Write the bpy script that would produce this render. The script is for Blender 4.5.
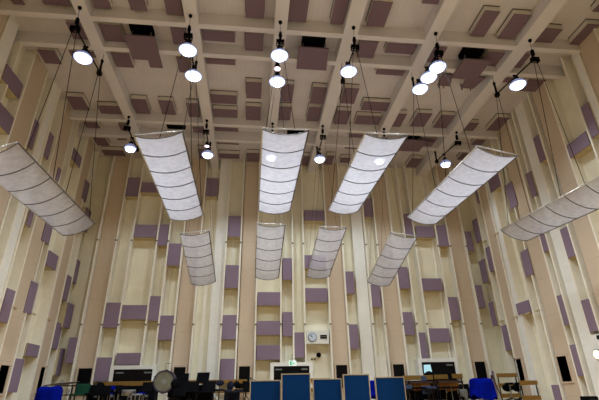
import bpy, bmesh, math, random
from mathutils import Vector, Matrix
for o in list(bpy.data.objects): bpy.data.objects.remove(o)
SC = bpy.context.scene
COL = SC.collection
random.seed(4)
PI = math.pi

# ------------------------------------------------------------------ camera
EYE = 1.5                      # eye height above the studio floor
F_PX = 418.0
YAW, PITCH, ROLL = 0.114201, 0.429816, -0.0192526
def axes():
    cy, sy, cp, sp = math.cos(YAW), math.sin(YAW), math.cos(PITCH), math.sin(PITCH)
    f = Vector((sy*cp, cy*cp, sp)); r = Vector((cy, -sy, 0)); u = r.cross(f)
    c, s = math.cos(ROLL), math.sin(ROLL)
    return c*r + s*u, -s*r + c*u, f
RT, UP, FW = axes()
cam = bpy.data.objects.new('camera', bpy.data.cameras.new('camera'))
COL.objects.link(cam); SC.camera = cam
m = Matrix((RT, UP, -FW)).transposed().to_4x4(); m.translation = (0, 0, EYE)
cam.matrix_world = m
cam.data.sensor_width = 36; cam.data.lens = F_PX/599*36
cam.data.clip_end = 200
# ------------------------------------------------------------------ world, exposure
w = bpy.data.worlds.new('world'); SC.world = w; w.use_nodes = True
w.node_tree.nodes['Background'].inputs[0].default_value = (0.5, 0.5, 0.6, 1)
w.node_tree.nodes['Background'].inputs[1].default_value = 0.02
SC.view_settings.view_transform = 'Standard'; SC.view_settings.look = 'None'
SC.view_settings.gamma = 1; SC.view_settings.use_curve_mapping = False
SC.view_settings.exposure = -0.2
LAMP_W = 170.0
LAMP_COL = (.80, .91, 1.0)
def spot(name, loc, watts, parent=None, size=132, blend=.6, rad=.16, col=LAMP_COL):
    l = bpy.data.lights.new(name, 'SPOT'); l.energy = watts*4; l.color = col
    l.spot_size = math.radians(size); l.spot_blend = blend; l.shadow_soft_size = rad
    o = bpy.data.objects.new(name, l); COL.objects.link(o); o.location = loc
    if parent: o.parent = parent
    return o
# the same kind of lamps go on over the part of the hall behind the camera
for x in (-4.8, .55, 5.0, 7.9):
    for y in (3.6, -1.5): spot('house_light', (x, y, 9.8), LAMP_W*1.1)

# ------------------------------------------------------------------ picture point -> point on a real plane
def ray(px, py): return RT*(px-299.5) + UP*(200-py) + FW*F_PX
def onY(px, py, Y): r = ray(px, py)*1.0; r = r*(Y/r.y); return Vector((r.x, Y, r.z+EYE))
def onX(px, py, X): r = ray(px, py); r = r*(X/r.x); return Vector((X, r.y, r.z+EYE))
def onZ(px, py, Z): r = ray(px, py); r = r*((Z-EYE)/r.z); return Vector((r.x, r.y, Z))

# ------------------------------------------------------------------ materials
def mat(name, col, rough=.7, var=.06, scale=6., metal=0., bump=0., stripes=None, emit=None, joints=None, spec=.3):
    m = bpy.data.materials.new(name); m.use_nodes = True
    nt = m.node_tree; N = nt.nodes; L = nt.links; b = N['Principled BSDF']
    b.inputs['Roughness'].default_value = rough; b.inputs['Metallic'].default_value = metal
    b.inputs['Specular IOR Level'].default_value = spec
    tc = N.new('ShaderNodeTexCoord')
    nz = N.new('ShaderNodeTexNoise'); nz.inputs['Scale'].default_value = scale; nz.inputs['Detail'].default_value = 4
    geo = N.new('ShaderNodeNewGeometry')
    L.new(geo.outputs['Position'], nz.inputs['Vector'])
    mr = N.new('ShaderNodeMapRange'); mr.inputs[3].default_value = 1-var; mr.inputs[4].default_value = 1+var
    mr.inputs[1].default_value = .3; mr.inputs[2].default_value = .7
    L.new(nz.outputs['Fac'], mr.inputs[0])
    val = mr.outputs[0]
    sep = N.new('ShaderNodeSeparateXYZ'); L.new(geo.outputs['Position'], sep.inputs[0])
    def grooves(sock, pitch, width, depth, v):
        md = N.new('ShaderNodeMath'); md.operation = 'PINGPONG'; L.new(sock, md.inputs[0]); md.inputs[1].default_value = pitch/2
        r = N.new('ShaderNodeMapRange'); L.new(md.outputs[0], r.inputs[0])
        r.inputs[1].default_value = 0; r.inputs[2].default_value = width; r.inputs[3].default_value = 1-depth; r.inputs[4].default_value = 1
        mu = N.new('ShaderNodeMath'); mu.operation = 'MULTIPLY'; L.new(v, mu.inputs[0]); L.new(r.outputs[0], mu.inputs[1])
        return mu.outputs[0]
    if stripes:
        s = sep.outputs[stripes[0]]
        val = grooves(s, stripes[1], stripes[2], stripes[3], val)
    if joints: val = grooves(sep.outputs[2], joints[0], joints[1], joints[2], val)
    mx = N.new('ShaderNodeVectorMath'); mx.operation = 'SCALE'; mx.inputs[0].default_value = col[:3]
    L.new(val, mx.inputs['Scale']); L.new(mx.outputs[0], b.inputs['Base Color'])
    if bump:
        bp = N.new('ShaderNodeBump'); bp.inputs['Strength'].default_value = bump; bp.inputs['Distance'].default_value = .02
        n2 = N.new('ShaderNodeTexNoise'); n2.inputs['Scale'].default_value = 120; L.new(geo.outputs['Position'], n2.inputs['Vector'])
        L.new(n2.outputs['Fac'], bp.inputs['Height']); L.new(bp.outputs[0], b.inputs['Normal'])
    if emit:
        b.inputs['Emission Color'].default_value = (*emit[:3], 1); b.inputs['Emission Strength'].default_value = emit[3]
    return m
M = {}
M['cream_x'] = mat('cream_boards_back', (.82, .765, .60), stripes=(0, .11, .012, .07), var=.05, scale=2)
M['cream_y'] = mat('cream_boards_side', (.82, .765, .60), stripes=(1, .11, .012, .07), var=.05, scale=2)
M['tan'] = mat('tan_perforated_board', (.58, .46, .34), var=.05, scale=90, joints=(1.22, .012, .2), bump=.15)
M['white'] = mat('white_strip', (.80, .785, .73), var=.03)
M['batten'] = mat('cream_batten', (.84, .79, .68), var=.03)
M['purple'] = mat('purple_hessian', (.245, .18, .24), rough=.95, var=.08, scale=60, bump=.3, spec=.05)
M['brown'] = mat('bounce_browned_hessian', (.185, .125, .15), rough=.95, var=.08, scale=60, bump=.3, spec=.05)  # wall hessian browned: warm bounce from the floor put into the colour
M['box'] = mat('plywood_side', (.55, .46, .27), var=.1)
M['ceil'] = mat('painted_ceiling_boards', (.58, .545, .55), stripes=(0, .16, .01, .12), var=.05, scale=1.5)
M['beam'] = mat('painted_concrete_beam', (.64, .605, .61), var=.04, scale=1.5)
M['boxc'] = mat('painted_panel_side', (.60, .555, .50), var=.05)
M['floor'] = mat('oak_floor', (.52, .31, .11), rough=.5, var=.15, stripes=(0, .12, .004, .3))
M['black'] = mat('black_paint', (.003, .003, .004), rough=.9, var=.1, spec=.05)
M['dark'] = mat('dark_metal', (.008, .008, .009), rough=.6, var=.1, spec=.1)
M['hole'] = mat('black_duct', (.004, .004, .006), rough=1, var=.02, spec=0)
M['steel'] = mat('grey_tube', (.50, .50, .50), rough=.35, metal=.6, var=.05)
M['rib'] = mat('dark_rib', (.10, .09, .085), rough=.5, var=.05)
M['cable'] = mat('steel_cable', (.008, .007, .007), rough=1, spec=.05, var=.05)
M['glass'] = mat('dark_control_room_glass', (.002, .002, .003), rough=.3, var=.0, spec=.12)
M['wood'] = mat('varnished_wood', (.24, .125, .025), rough=.5, var=.15, scale=20)
M['dwood'] = mat('dark_wood', (.045, .02, .012), rough=.6, var=.2, scale=20)
M['screen'] = mat('navy_screen_cloth', (.001, .022, .088), rough=.9, var=.1, scale=50, spec=.1)
M['trimwood'] = mat('pale_screen_edging', (.34, .27, .18), var=.08)
M['blue'] = mat('bright_blue_cover', (.001, .006, .20), rough=.95, var=.15, spec=.03)
M['navy'] = mat('navy_upholstery', (.002, .003, .016), rough=.8, var=.1)
M['green'] = mat('green_upholstery', (.0, .045, .022), rough=.8, var=.1)
M['slate'] = mat('slate_blue_cloth', (.03, .042, .085), rough=.8, var=.1)
M['brass'] = mat('brass_tubes', (.30, .12, .02), rough=.4, metal=.7, var=.1)
M['rose'] = mat('rosewood_bars', (.02, .008, .006), rough=.7, var=.2, scale=20)
M['skin'] = mat('calf_drum_head', (.125, .12, .085), rough=.8, var=.15, scale=8)
M['hoop'] = mat('violet_black_drum_shell', (.022, .018, .045), rough=.5, var=.1)
M['chrome'] = mat('chrome', (.25, .25, .26), rough=.3, metal=1, var=.02)
M['clockw'] = mat('white_clock_box', (.70, .70, .64), var=.02)
M['face'] = mat('pale_blue_clock_face', (.60, .68, .78), var=.02)
M['ledge'] = mat('ledge_wood', (.4, .33, .2), var=.05)
M['hand'] = mat('blue_grey_hands', (.12, .17, .25), var=.02)
M['sign'] = mat('exit_sign_white', (.8, .9, .85), var=.0, emit=(.75, 1, .9, .5))
M['signg'] = mat('exit_sign_green', (.0, .35, .12), var=.0, emit=(.0, .5, .15, .25))
M['mon'] = mat('lit_monitor', (.3, .5, .55), var=0, emit=(.45, .75, .85, .75))
M['lens'] = mat('lamp_glass', (.9, .9, .9), var=0, emit=(.50, .64, 1., 2.6))
M['shade'] = mat('prismatic_lamp_shade', (.3, .3, .33), var=.05, emit=(.4, .5, 1., .35))
M['bulb'] = mat('lamp_bulb_glow', (.9, .9, .9), var=0, emit=(.9, .95, 1., 14))
M['lens2'] = mat('small_spot_glass', (.9, .8, .9), var=0, emit=(1., .78, .9, 2.2))
M['lens3'] = mat('wall_lamp_glass', (.9, .8, .6), var=0, emit=(1., .85, .5, 4))
M['grey'] = mat('grey_plastic', (.2, .2, .2), var=.05)
M['slot'] = mat('pale_grey', (.16, .17, .16), var=.05)
def fabric_mat():
    m = bpy.data.materials.new('translucent_reflector_cloth'); m.use_nodes = True
    nt = m.node_tree; N = nt.nodes; L = nt.links; N.remove(N['Principled BSDF']); out = N['Material Output']
    d = N.new('ShaderNodeBsdfDiffuse'); t = N.new('ShaderNodeBsdfTranslucent'); p = N.new('ShaderNodeBsdfTransparent')
    geo = N.new('ShaderNodeNewGeometry'); nz = N.new('ShaderNodeTexNoise'); nz.inputs['Scale'].default_value = 9; nz.inputs['Detail'].default_value = 6
    L.new(geo.outputs['Position'], nz.inputs['Vector'])
    cr = N.new('ShaderNodeValToRGB'); cr.color_ramp.elements[0].position = .3; cr.color_ramp.elements[1].position = .7
    cr.color_ramp.elements[0].color = (.44, .43, .48, 1); cr.color_ramp.elements[1].color = (.54, .53, .59, 1)
    L.new(nz.outputs['Fac'], cr.inputs[0]); L.new(cr.outputs[0], d.inputs[0]); L.new(cr.outputs[0], t.inputs[0])
    a = N.new('ShaderNodeMixShader'); a.inputs[0].default_value = .40; L.new(d.outputs[0], a.inputs[1]); L.new(t.outputs[0], a.inputs[2])
    b = N.new('ShaderNodeMixShader'); b.inputs[0].default_value = .3; L.new(a.outputs[0], b.inputs[1]); L.new(p.outputs[0], b.inputs[2])
    L.new(b.outputs[0], out.inputs[0]); return m
M['cloth'] = fabric_mat()

# ------------------------------------------------------------------ builders
class MB:
    def __init__(s): s.v = []; s.f = []
    def add(s, vs, fs):
        k = len(s.v); s.v += [Vector(v) for v in vs]; s.f += [[i+k for i in f] for f in fs]; return s
    def box(s, x0, x1, y0, y1, z0, z1, rot=None, about=None):
        vs = [Vector((x, y, z)) for x in (x0, x1) for y in (y0, y1) for z in (z0, z1)]
        if rot is not None: vs = [rot @ (v-about) + about for v in vs]
        return s.add(vs, [(0, 1, 3, 2), (4, 6, 7, 5), (0, 4, 5, 1), (2, 3, 7, 6), (0, 2, 6, 4), (1, 5, 7, 3)])
    def tube(s, pts, r, n=8, r2=None):
        pts = [Vector(p) for p in pts]; rings = []
        for i, p in enumerate(pts):
            d = (pts[min(i+1, len(pts)-1)] - pts[max(i-1, 0)]).normalized()
            a = Vector((0, 0, 1)) if abs(d.z) < .9 else Vector((1, 0, 0))
            u = d.cross(a).normalized(); v = d.cross(u)
            rr = r if r2 is None else r + (r2-r)*i/(len(pts)-1)
            rings.append([p + u*rr*math.cos(2*PI*k/n) + v*rr*math.sin(2*PI*k/n) for k in range(n)])
        return s.rings(rings)
    def rings(s, rings, cap=True):
        n = len(rings[0]); vs = [v for r in rings for v in r]; fs = []
        for i in range(len(rings)-1):
            for k in range(n): fs.append((i*n+k, i*n+(k+1) % n, (i+1)*n+(k+1) % n, (i+1)*n+k))
        if cap: fs.append(tuple(range(n-1, -1, -1))); fs.append(tuple((len(rings)-1)*n+k for k in range(n)))
        return s.add(vs, fs)
    def lathe(s, prof, c=(0, 0, 0), n=20, axis='z', sx=1, sy=1, cap=True, rot=None):
        c = Vector(c); rings = []
        for r, h in prof:
            ring = []
            for k in range(n):
                a = 2*PI*k/n; x, y = r*math.cos(a)*sx, r*math.sin(a)*sy
                v = Vector((x, y, h)) if axis == 'z' else (Vector((x, -h, y)) if axis == 'y' else Vector((h, x, y)))
                if rot is not None: v = rot @ v
                ring.append(c+v)
            rings.append(ring)
        return s.rings(rings, cap)
    def build(s, name, material, parent=None, smooth=False, bevel=0, origin=None):
        me = bpy.data.meshes.new(name)
        o0 = Vector(origin) if origin is not None else (parent.location if False else Vector((0, 0, 0)))
        me.from_pydata([v-o0 for v in s.v], [], s.f)
        bm = bmesh.new(); bm.from_mesh(me); bmesh.ops.recalc_face_normals(bm, faces=bm.faces); bm.to_mesh(me); bm.free()
        me.materials.append(M[material])
        if smooth:
            for p in me.polygons: p.use_smooth = True
        o = bpy.data.objects.new(name, me); COL.objects.link(o)
        if parent:
            o.parent = parent; o.matrix_parent_inverse = Matrix.Identity(4)
            o.location = o0
        else: o.location = o0
        if bevel:
            b = o.modifiers.new('bevel', 'BEVEL'); b.width = bevel; b.segments = 2
        return o
def tag(o, label, cat, group=None):
    o['label'] = label; o['category'] = cat
    if group: o['group'] = group
    return o
def thing(name, label, cat, loc, group=None, rz=0):
    o = bpy.data.objects.new(name, None); COL.objects.link(o); o.location = loc; o.rotation_euler = (0, 0, rz)
    o.empty_display_size = .1
    return tag(o, label, cat, group)
def struct(name, mb, material, parent=None, **k):
    o = mb.build(name, material, parent, **k)
    if not parent: o['kind'] = 'structure'
    return o
ORD = ['first', 'second', 'third', 'fourth', 'fifth', 'sixth', 'seventh', 'eighth', 'ninth', 'tenth']

# ------------------------------------------------------------------ room shell
XL, XR, YB, YN, ZT = -7.28, 10.14, 17.24, -6.0, 9.82+EYE
floor = struct('floor', MB().box(XL-.3, XR+.3, YN-.3, YB+.3, -.3, 0), 'floor')
ceiling = struct('ceiling', MB().box(XL-.3, XR+.3, YN-.3, YB+.3, ZT, ZT+.3), 'ceil')
wall_back = struct('wall_back', MB().box(XL-.3, XR+.3, YB, YB+.3, 0, ZT), 'cream_x')
wall_left = struct('wall_left', MB().box(XL-.3, XL, YN, YB, 0, ZT), 'cream_y')
wall_right = struct('wall_right', MB().box(XR, XR+.3, YN, YB, 0, ZT), 'cream_y')
wall_front = struct('wall_front', MB().box(XL-.3, XR+.3, YN-.3, YN, 0, ZT), 'cream_x')
ZB = 9.40+EYE
BEAMS_X = [(-4.97, -4.63), (-2.09, -1.73), (.38, .74), (2.38, 2.80), (4.84, 5.22), (7.72, 8.16)]
BEAMS_Y = [(-4.4, -4.2), (-.75, -.58), (.4, .57), (4.05, 4.22), (5.15, 5.32), (8.81, 8.98), (9.93, 10.10), (13.63, 13.80), (14.72, 14.90)]
for a, b in BEAMS_X: MB().box(a, b, YN, YB, ZB, ZT).build('long_beam', 'beam', ceiling)
for a, b in BEAMS_Y: MB().box(XL, XR, a, b, ZB+.006, ZT).build('cross_beam', 'beam', ceiling)

# back wall strips
TAN_B = [(-6.28, -5.66), (-2.91, -2.29), (-.52, .08), (3.12, 3.73), (5.36, 5.99), (8.66, 9.30)]
WHITE_B = [(-1.66, -1.21), (4.27, 4.75)]
BAT_B = [-6.33, -5.60, -5.0, -4.005, -3.54, -2.96, -2.25, -1.19, -.58, .12, 1.11, 1.60, 2.06, 3.07, 3.77, 4.80, 5.30, 6.03, 6.60, 7.04, 8.06, 8.60, 9.35]
for a, b in TAN_B: MB().box(a, b, 17.0, YB, 0, ZT).build('pilaster', 'tan', wall_back)
for a, b in WHITE_B: MB().box(a, b, 17.02, YB, 0, ZT).build('white_strip', 'white', wall_back)
for x in BAT_B: MB().box(x-.03, x+.03, 16.85, YB, 0, ZT).build('batten', 'batten', wall_back)
for x0, x1, d in [(-2.0, -1.85, .05), (-3.50, -3.36, .04), (6.70, 6.76, .05), (1.30, 1.36, .05), (-5.2, -5.06, .04), (7.9, 8.0, .04), (6.18, 6.24, .04), (5.02, 5.08, .04), (-.95, -.9, .04)]:
    MB().box(x0, x1, YB-d, YB, 0, ZT).build('cover_strip', 'batten', wall_back)
MB().box(4.80, 5.24, 16.98, YB, 0, 1.2+EYE).build('boxed_duct', 'batten', wall_back)
mb = MB()
for z in (2.41, 5.74):
    for x in BAT_B: mb.box(x-.04, x+.04, 16.82, 16.85, z+EYE-.022, z+EYE+.022)
mb.build('batten_clip', 'rib', wall_back)
# side wall strips
TAN_L = [(1.4, 2.15), (3.8, 4.55), (6.2, 6.95), (8.6, 9.35), (11.0, 11.75), (13.46, 14.20), (15.80, 16.45)]
WH_L = [(9.45, 9.92), (7.5, 7.95), (12.32, 12.76), (2.7, 3.2)]
BAT_L = [10.2, 12.28, 12.80, 13.40, 14.66, 15.68, 15.74, 16.49, 11.81, 14.26, 10.94, 9.41, 8.54, 7.01, 7.45, 8.0, 17.07]
TAN_R = [(1.1, 1.8), (3.5, 4.2), (5.9, 6.6), (8.30, 8.95), (10.65, 11.30), (12.95, 13.65), (15.40, 15.98)]
WH_R = [(9.02, 9.28), (7.2, 7.65), (11.93, 12.40), (14.98, 15.28)]
BAT_R = [10.59, 9.636, 11.50, 11.90, 12.57, 12.89, 13.80, 14.24, 14.94, 15.34, 15.97, 16.437, 9.01, 8.24, 6.66, 7.15]
KL, KR = 6.98/7.1, 9.84/9.95
TAN_L = [(a*KL, b*KL) for a, b in TAN_L]; WH_L = [(a*KL, b*KL) for a, b in WH_L]; BAT_L = [a*KL for a in BAT_L]
TAN_R = [(a*KR, b*KR) for a, b in TAN_R]; WH_R = [(a*KR, b*KR) for a, b in WH_R]; BAT_R = [a*KR for a in BAT_R]
for a, b in TAN_L: MB().box(XL, -6.98, a, b, 0, ZT).build('pilaster', 'tan', wall_left)
for a, b in WH_L: MB().box(XL, -7.0, a, b, 0, ZT).build('white_strip', 'white', wall_left)
for y in BAT_L: MB().box(XL, -6.955, y-.03, y+.03, 0, ZT).build('batten', 'batten', wall_left)
for a, b in TAN_R: MB().box(9.84, XR, a, b, 0, ZT).build('pilaster', 'tan', wall_right)
for a, b in WH_R: MB().box(9.86, XR, a, b, 0, ZT).build('white_strip', 'white', wall_right)
for y in BAT_R: MB().box(9.81, XR, y-.03, y+.03, 0, ZT).build('batten', 'batten', wall_right)
MB().box(9.80, XR, 11.25, 11.76, 0, 1.35+EYE).build('boxed_duct', 'white', wall_right)
for xa, xb, ys, par in [(-7.05, -6.95, [13.3, 14.5, 15.6], wall_left), (9.8, 9.9, [16.2, 15.2, 14.4, 13.8], wall_right)]:
    mb = MB()
    for y in ys:
        for z in (2.41, 5.74): mb.box(xa, xb, y-.14, y+.14, z+EYE-.02, z+EYE+.02)
    mb.build('batten_ledge', 'box', par)

# windows at the foot of the pilasters, and the three wide control room windows
wn = [0]
def window(x0, x1, z0, z1, fw, y, frame='tan', inner=None):
    wn[0] += 1
    z0 += EYE; z1 += EYE
    f = MB().box(x0-fw, x0, y-.03, YB, z0-fw, z1+fw).box(x1, x1+fw, y-.03, YB, z0-fw, z1+fw)
    f.box(x0, x1, y-.03, YB, z1, z1+fw).box(x0, x1, y-.03, YB, z0-fw, z0)
    o = struct('window_%d' % wn[0], f, frame)
    MB().box(x0, x1, y+.0, y+.02, z0, z1).build('pane', 'glass', o)
    return o
for a, b in TAN_B:
    x0, x1 = {0: (-6.16, -5.68), 1: (-2.82, -2.40), 2: (-.45, -.04), 3: (3.22, 3.66), 4: (5.46, 5.9), 5: (8.80, 9.24)}[TAN_B.index((a, b))]
    window(x0, x1, .1, .90 if x1 < 8 else .96, .05, 16.95)
def side_window(X, s, y0, y1, z0, z1):
    wn[0] += 1; z0 += EYE; z1 += EYE; fw = .05
    xs = sorted((X, X+s*.14)); f = MB()
    f.box(*xs, y0-fw, y0, z0-fw, z1+fw).box(*xs, y1, y1+fw, z0-fw, z1+fw).box(*xs, y0, y1, z1, z1+fw).box(*xs, y0, y1, z0-fw, z0)
    o = struct('window_%d' % wn[0], f, 'tan')
    xs = sorted((X+s*.03, X+s*.05)); MB().box(*xs, y0, y1, z0, z1).build('pane', 'glass', o)
side_window(-6.95, -1, 13.36, 13.86, .10, .83); side_window(-6.95, -1, 15.82, 16.2, .14, .90)
side_window(9.81, 1, 13.02, 13.48, .14, .88); side_window(9.81, 1, 15.42, 15.78, .2, .96)
for (xa, xb, zt, strips, mon) in [(-4.90, -3.55, .84, [(-4.82, -4.56), (-3.84, -3.58)], None), (.84, 2.18, .88, [(.9, 1.15), (1.88, 2.11)], None), (6.58, 7.92, .96, [(7.58, 7.83)], (6.64, 6.95))]:
    o = window(xa, xb, .1, zt, .13, 16.83, 'white')
    for a, b in strips: MB().box(a, b, 16.815, 16.83, zt-.14+EYE, zt-.09+EYE).build('front_plate', 'slot', o)  # thin pale strips set on the pane near its top
    if mon:
        v = [(mon[0]+.02, .86), (mon[1]-.03, .87), (mon[1], .60), (mon[1]-.09, .64), (mon[0]+.1, .62), (mon[0], .56)]
        MB().rings([[Vector((x, 16.80, z+EYE)) for x, z in v], [Vector((x, 16.83, z+EYE)) for x, z in v]]).build('lit_screen', 'mon', o)

# ------------------------------------------------------------------ acoustic panels
def wall_panel(which, a0, a1, z0, z1, label, group):
    t = .035
    if which == 'back':
        o = MB().box(a0, a1, 16.84+t, YB, z0, z1); f = MB().box(a0, a1, 16.84, 16.84+t, z0, z1)
        c = ((a0+a1)/2, YB, (z0+z1)/2)
    else:
        X = a0
    o = o.build('acoustic_panel', 'box', origin=c)
    tag(o, label, 'acoustic panel', group)
    f.v = [v-Vector(c) for v in f.v]; f.build('fabric_face', 'purple', o, bevel=.006)
def side_panel(X, wallx, y0, y1, z0, z1, label, group):
    t = .035; s = 1 if wallx > X else -1; c = Vector((wallx, (y0+y1)/2, (z0+z1)/2))
    o = MB().box(*sorted((X+s*t, wallx)), y0, y1, z0, z1).build('acoustic_panel', 'box', origin=c)
    tag(o, label, 'acoustic panel', group)
    f = MB().box(*sorted((X, X+s*t)), y0, y1, z0, z1); f.v = [v-c for v in f.v]; f.build('fabric_face', 'purple', o, bevel=.006)
BP = [(106.9,302.5,117.2,327.5),(122.2,305,145.3,319.3),(117,353,140.8,364.4),(97.5,357.5,110.5,381.3),(69.5,337.5,79.5,363),
(134.5,224.5,156,237.5),(158,224.3,166.5,245.5),(168,243.3,179.8,265.6),(148.5,296,158,320.7),(160.3,315.5,172.3,340),
(228.8,215.8,240,236.8),(226,265,238.3,288),(222.6,315,236.5,339.3),(220.8,358.8,235,379.8),(282.7,258,291.8,280),
(257.6,292,280.3,305.5),(257,321,280.7,335),(256.8,345,280.7,359.6),(282.6,312,292.4,336.3),(294.3,332.3,304.3,357.5),
(205.6,178,217.2,196.5),(125.3,177.5,138.3,196.5),(140.3,182,160,192.7),(304.5,210,324.3,220.8),(361.3,198,373,217),
(304.5,255,327,268),(305.3,288,327.8,302),(345,271.3,355,293.7),(348.3,324.3,359.3,349),(367.7,284.5,381.3,307),
(397.2,266.8,410,288.5),(403.5,213.8,413.5,236),(415.4,225.8,435,237.5),(436,225,449.5,246),(421.7,278.2,443,290.7),
(401,312,415,335),(418,332.5,428.8,359.3),(428.5,328.3,451,342),(447,297,460.8,320),(464.8,231.5,474.8,251.5),(474,285,486,307.5),(489,371,498.5,396)]
def bays(x, tans, start):
    for i, t in enumerate(tans):
        if x < (t[0]+t[1])/2: return i
    return len(tans)
ents = []
for q in BP:
    A = onY(q[0], q[1], 16.84); B = onY(q[2], q[3], 16.84); ents.append([A.x, B.x, B.z, A.z])
COLS = {0: [(-7.2, 'corner')], 6: [(9.7, 'corner')]}
def label_cols(ents, tans, fmt, names):
    """group panels into bays and columns, then name each by its place in them"""
    by = {}
    for e in ents: by.setdefault(bays((e[0]+e[1])/2, tans, 0), []).append(e)
    out = []
    for b, es in by.items():
        es.sort(key=lambda e: (e[0]+e[1])/2); cols = []
        for e in es:
            c = (e[0]+e[1])/2
            if cols and abs(cols[-1][0]-c) < .22: cols[-1][1].append(e)
            else: cols.append([c, [e]])
        for ci, (c, ce) in enumerate(cols):
            ce.sort(key=lambda e: -e[3])
            for ri, e in enumerate(ce): out.append((e, fmt(b, ci, len(cols), ri, len(ce), e)))
    return out
def colname(ci, n, names=('left', 'right')):
    if n == 1: return ''
    if n == 2: return '%s column, ' % names[ci]
    if n == 3: return '%s column, ' % (names[0], 'middle', names[1])[ci]
    return '%s column, ' % ('far '+names[0], 'inner '+names[0], 'inner '+names[1], 'far '+names[1], 'extra')[min(ci, 4)]
def rown(ri, n):
    if n == 1: return 'alone there'
    return 'topmost' if ri == 0 else ('lowest' if ri == n-1 else ORD[ri]+' down')
def fb(b, ci, n, ri, m, e):
    s = 'wide' if e[1]-e[0] > e[3]-e[2] else 'upright'
    where = {0: 'left corner of back wall', 6: 'right corner of back wall'}.get(b, 'back wall, %s bay from left' % (ORD[b-1]))
    return '%s purple panel, %s, %s%s' % (s, where, colname(ci, n), rown(ri, m))
def clip(e, bats, tol=.2):
    for b in bats:
        if e[0] < b+.035 and b < (e[0]+e[1])/2 and b-e[0] < tol: e[0] = b+.035
        if e[1] > b-.035 and b > (e[0]+e[1])/2 and e[1]-b < tol: e[1] = b-.035
for e in ents: clip(e, BAT_B)
for e, lab in label_cols(ents, TAN_B, fb, None):
    wall_panel('back', e[0], e[1], e[2], e[3], lab, 'purple acoustic panels on the back wall')
LP = [((14.8,358),(17,392.4)),((29,343),(37.6,357.4)),((56.5,321.5),(57.4,349.4)),((61,348),(60.4,375.6)),((8,288),(7.2,323.5)),((32,280.6),(31,314.4)),((49.5,250),(55.5,270.6)),((67,274),(67,301.6)),((77,258.8),(75.9,284.4)),((69,302.4),(70,329)),((32,205),(30.4,227.6)),((48,215),(48.5,245)),((33.6,116),(32,150)),((49.6,131),(48,160)),((-4,97),(9.5,135)),((7.6,64),(19,99)),((73.6,146.4),(79.6,168)),((86,179),(86,202.4)),((87,207),(87,233)),((59,167),(60,184))]
RP = [((472,221),(481,240.4)),((485,248.4),(495,269.4)),((478.4,261.6),(488.4,281.4)),((488,303),(497,325)),((499,326.4),(511,350)),((520,252.4),(533.4,274)),((537,228),(551,249.3)),((559,230),(577,254.4)),((515.4,304),(531,311.5)),((556.4,296),(570.4,324)),((578,301.4),(598,330.6)),((566.6,345.4),(583.4,376)),((550,385),(562,402)),((532.6,139),(548.6,156.4)),((525.6,174.4),(536.6,195)),((566,146),(590,144)),((580.6,108),(599,133)),((505,186),(517.6,205)),((488,181.6),(502.4,183.6)),((474,185),(481,201))]
for side, PL, X0, wx, tans in (('left', LP, -6.95, XL, TAN_L), ('right', RP, 9.8, XR, TAN_R)):
    es = []
    for a, b in PL:
        X = X0
        A = onX(*a, X); B = onX(*b, X)
        if max(A.y, B.y) > 17.2: X *= .986; A = onX(*a, X); B = onX(*b, X)
        sh = max(0, max(A.y, B.y)-17.2)
        es.append([min(A.y, B.y)-sh, max(A.y, B.y)-sh, B.z, A.z, X]); clip(es[-1], BAT_L if side == 'left' else BAT_R, .12)
    def fs(b, ci, n, ri, m, e, side=side, nt=len(tans)):
        s = 'wide' if e[1]-e[0] > e[3]-e[2] else 'upright'
        return '%s purple panel, %s wall, %s bay from back, %s%s' % (s, side, ORD[nt-b], colname(ci, n, ('nearer', 'farther')), rown(ri, m))
    for e, lab in label_cols(es, tans, fs, None):
        side_panel(e[4], wx, e[0], e[1], e[2], e[3], lab, 'purple acoustic panels on the %s wall' % side)

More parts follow.
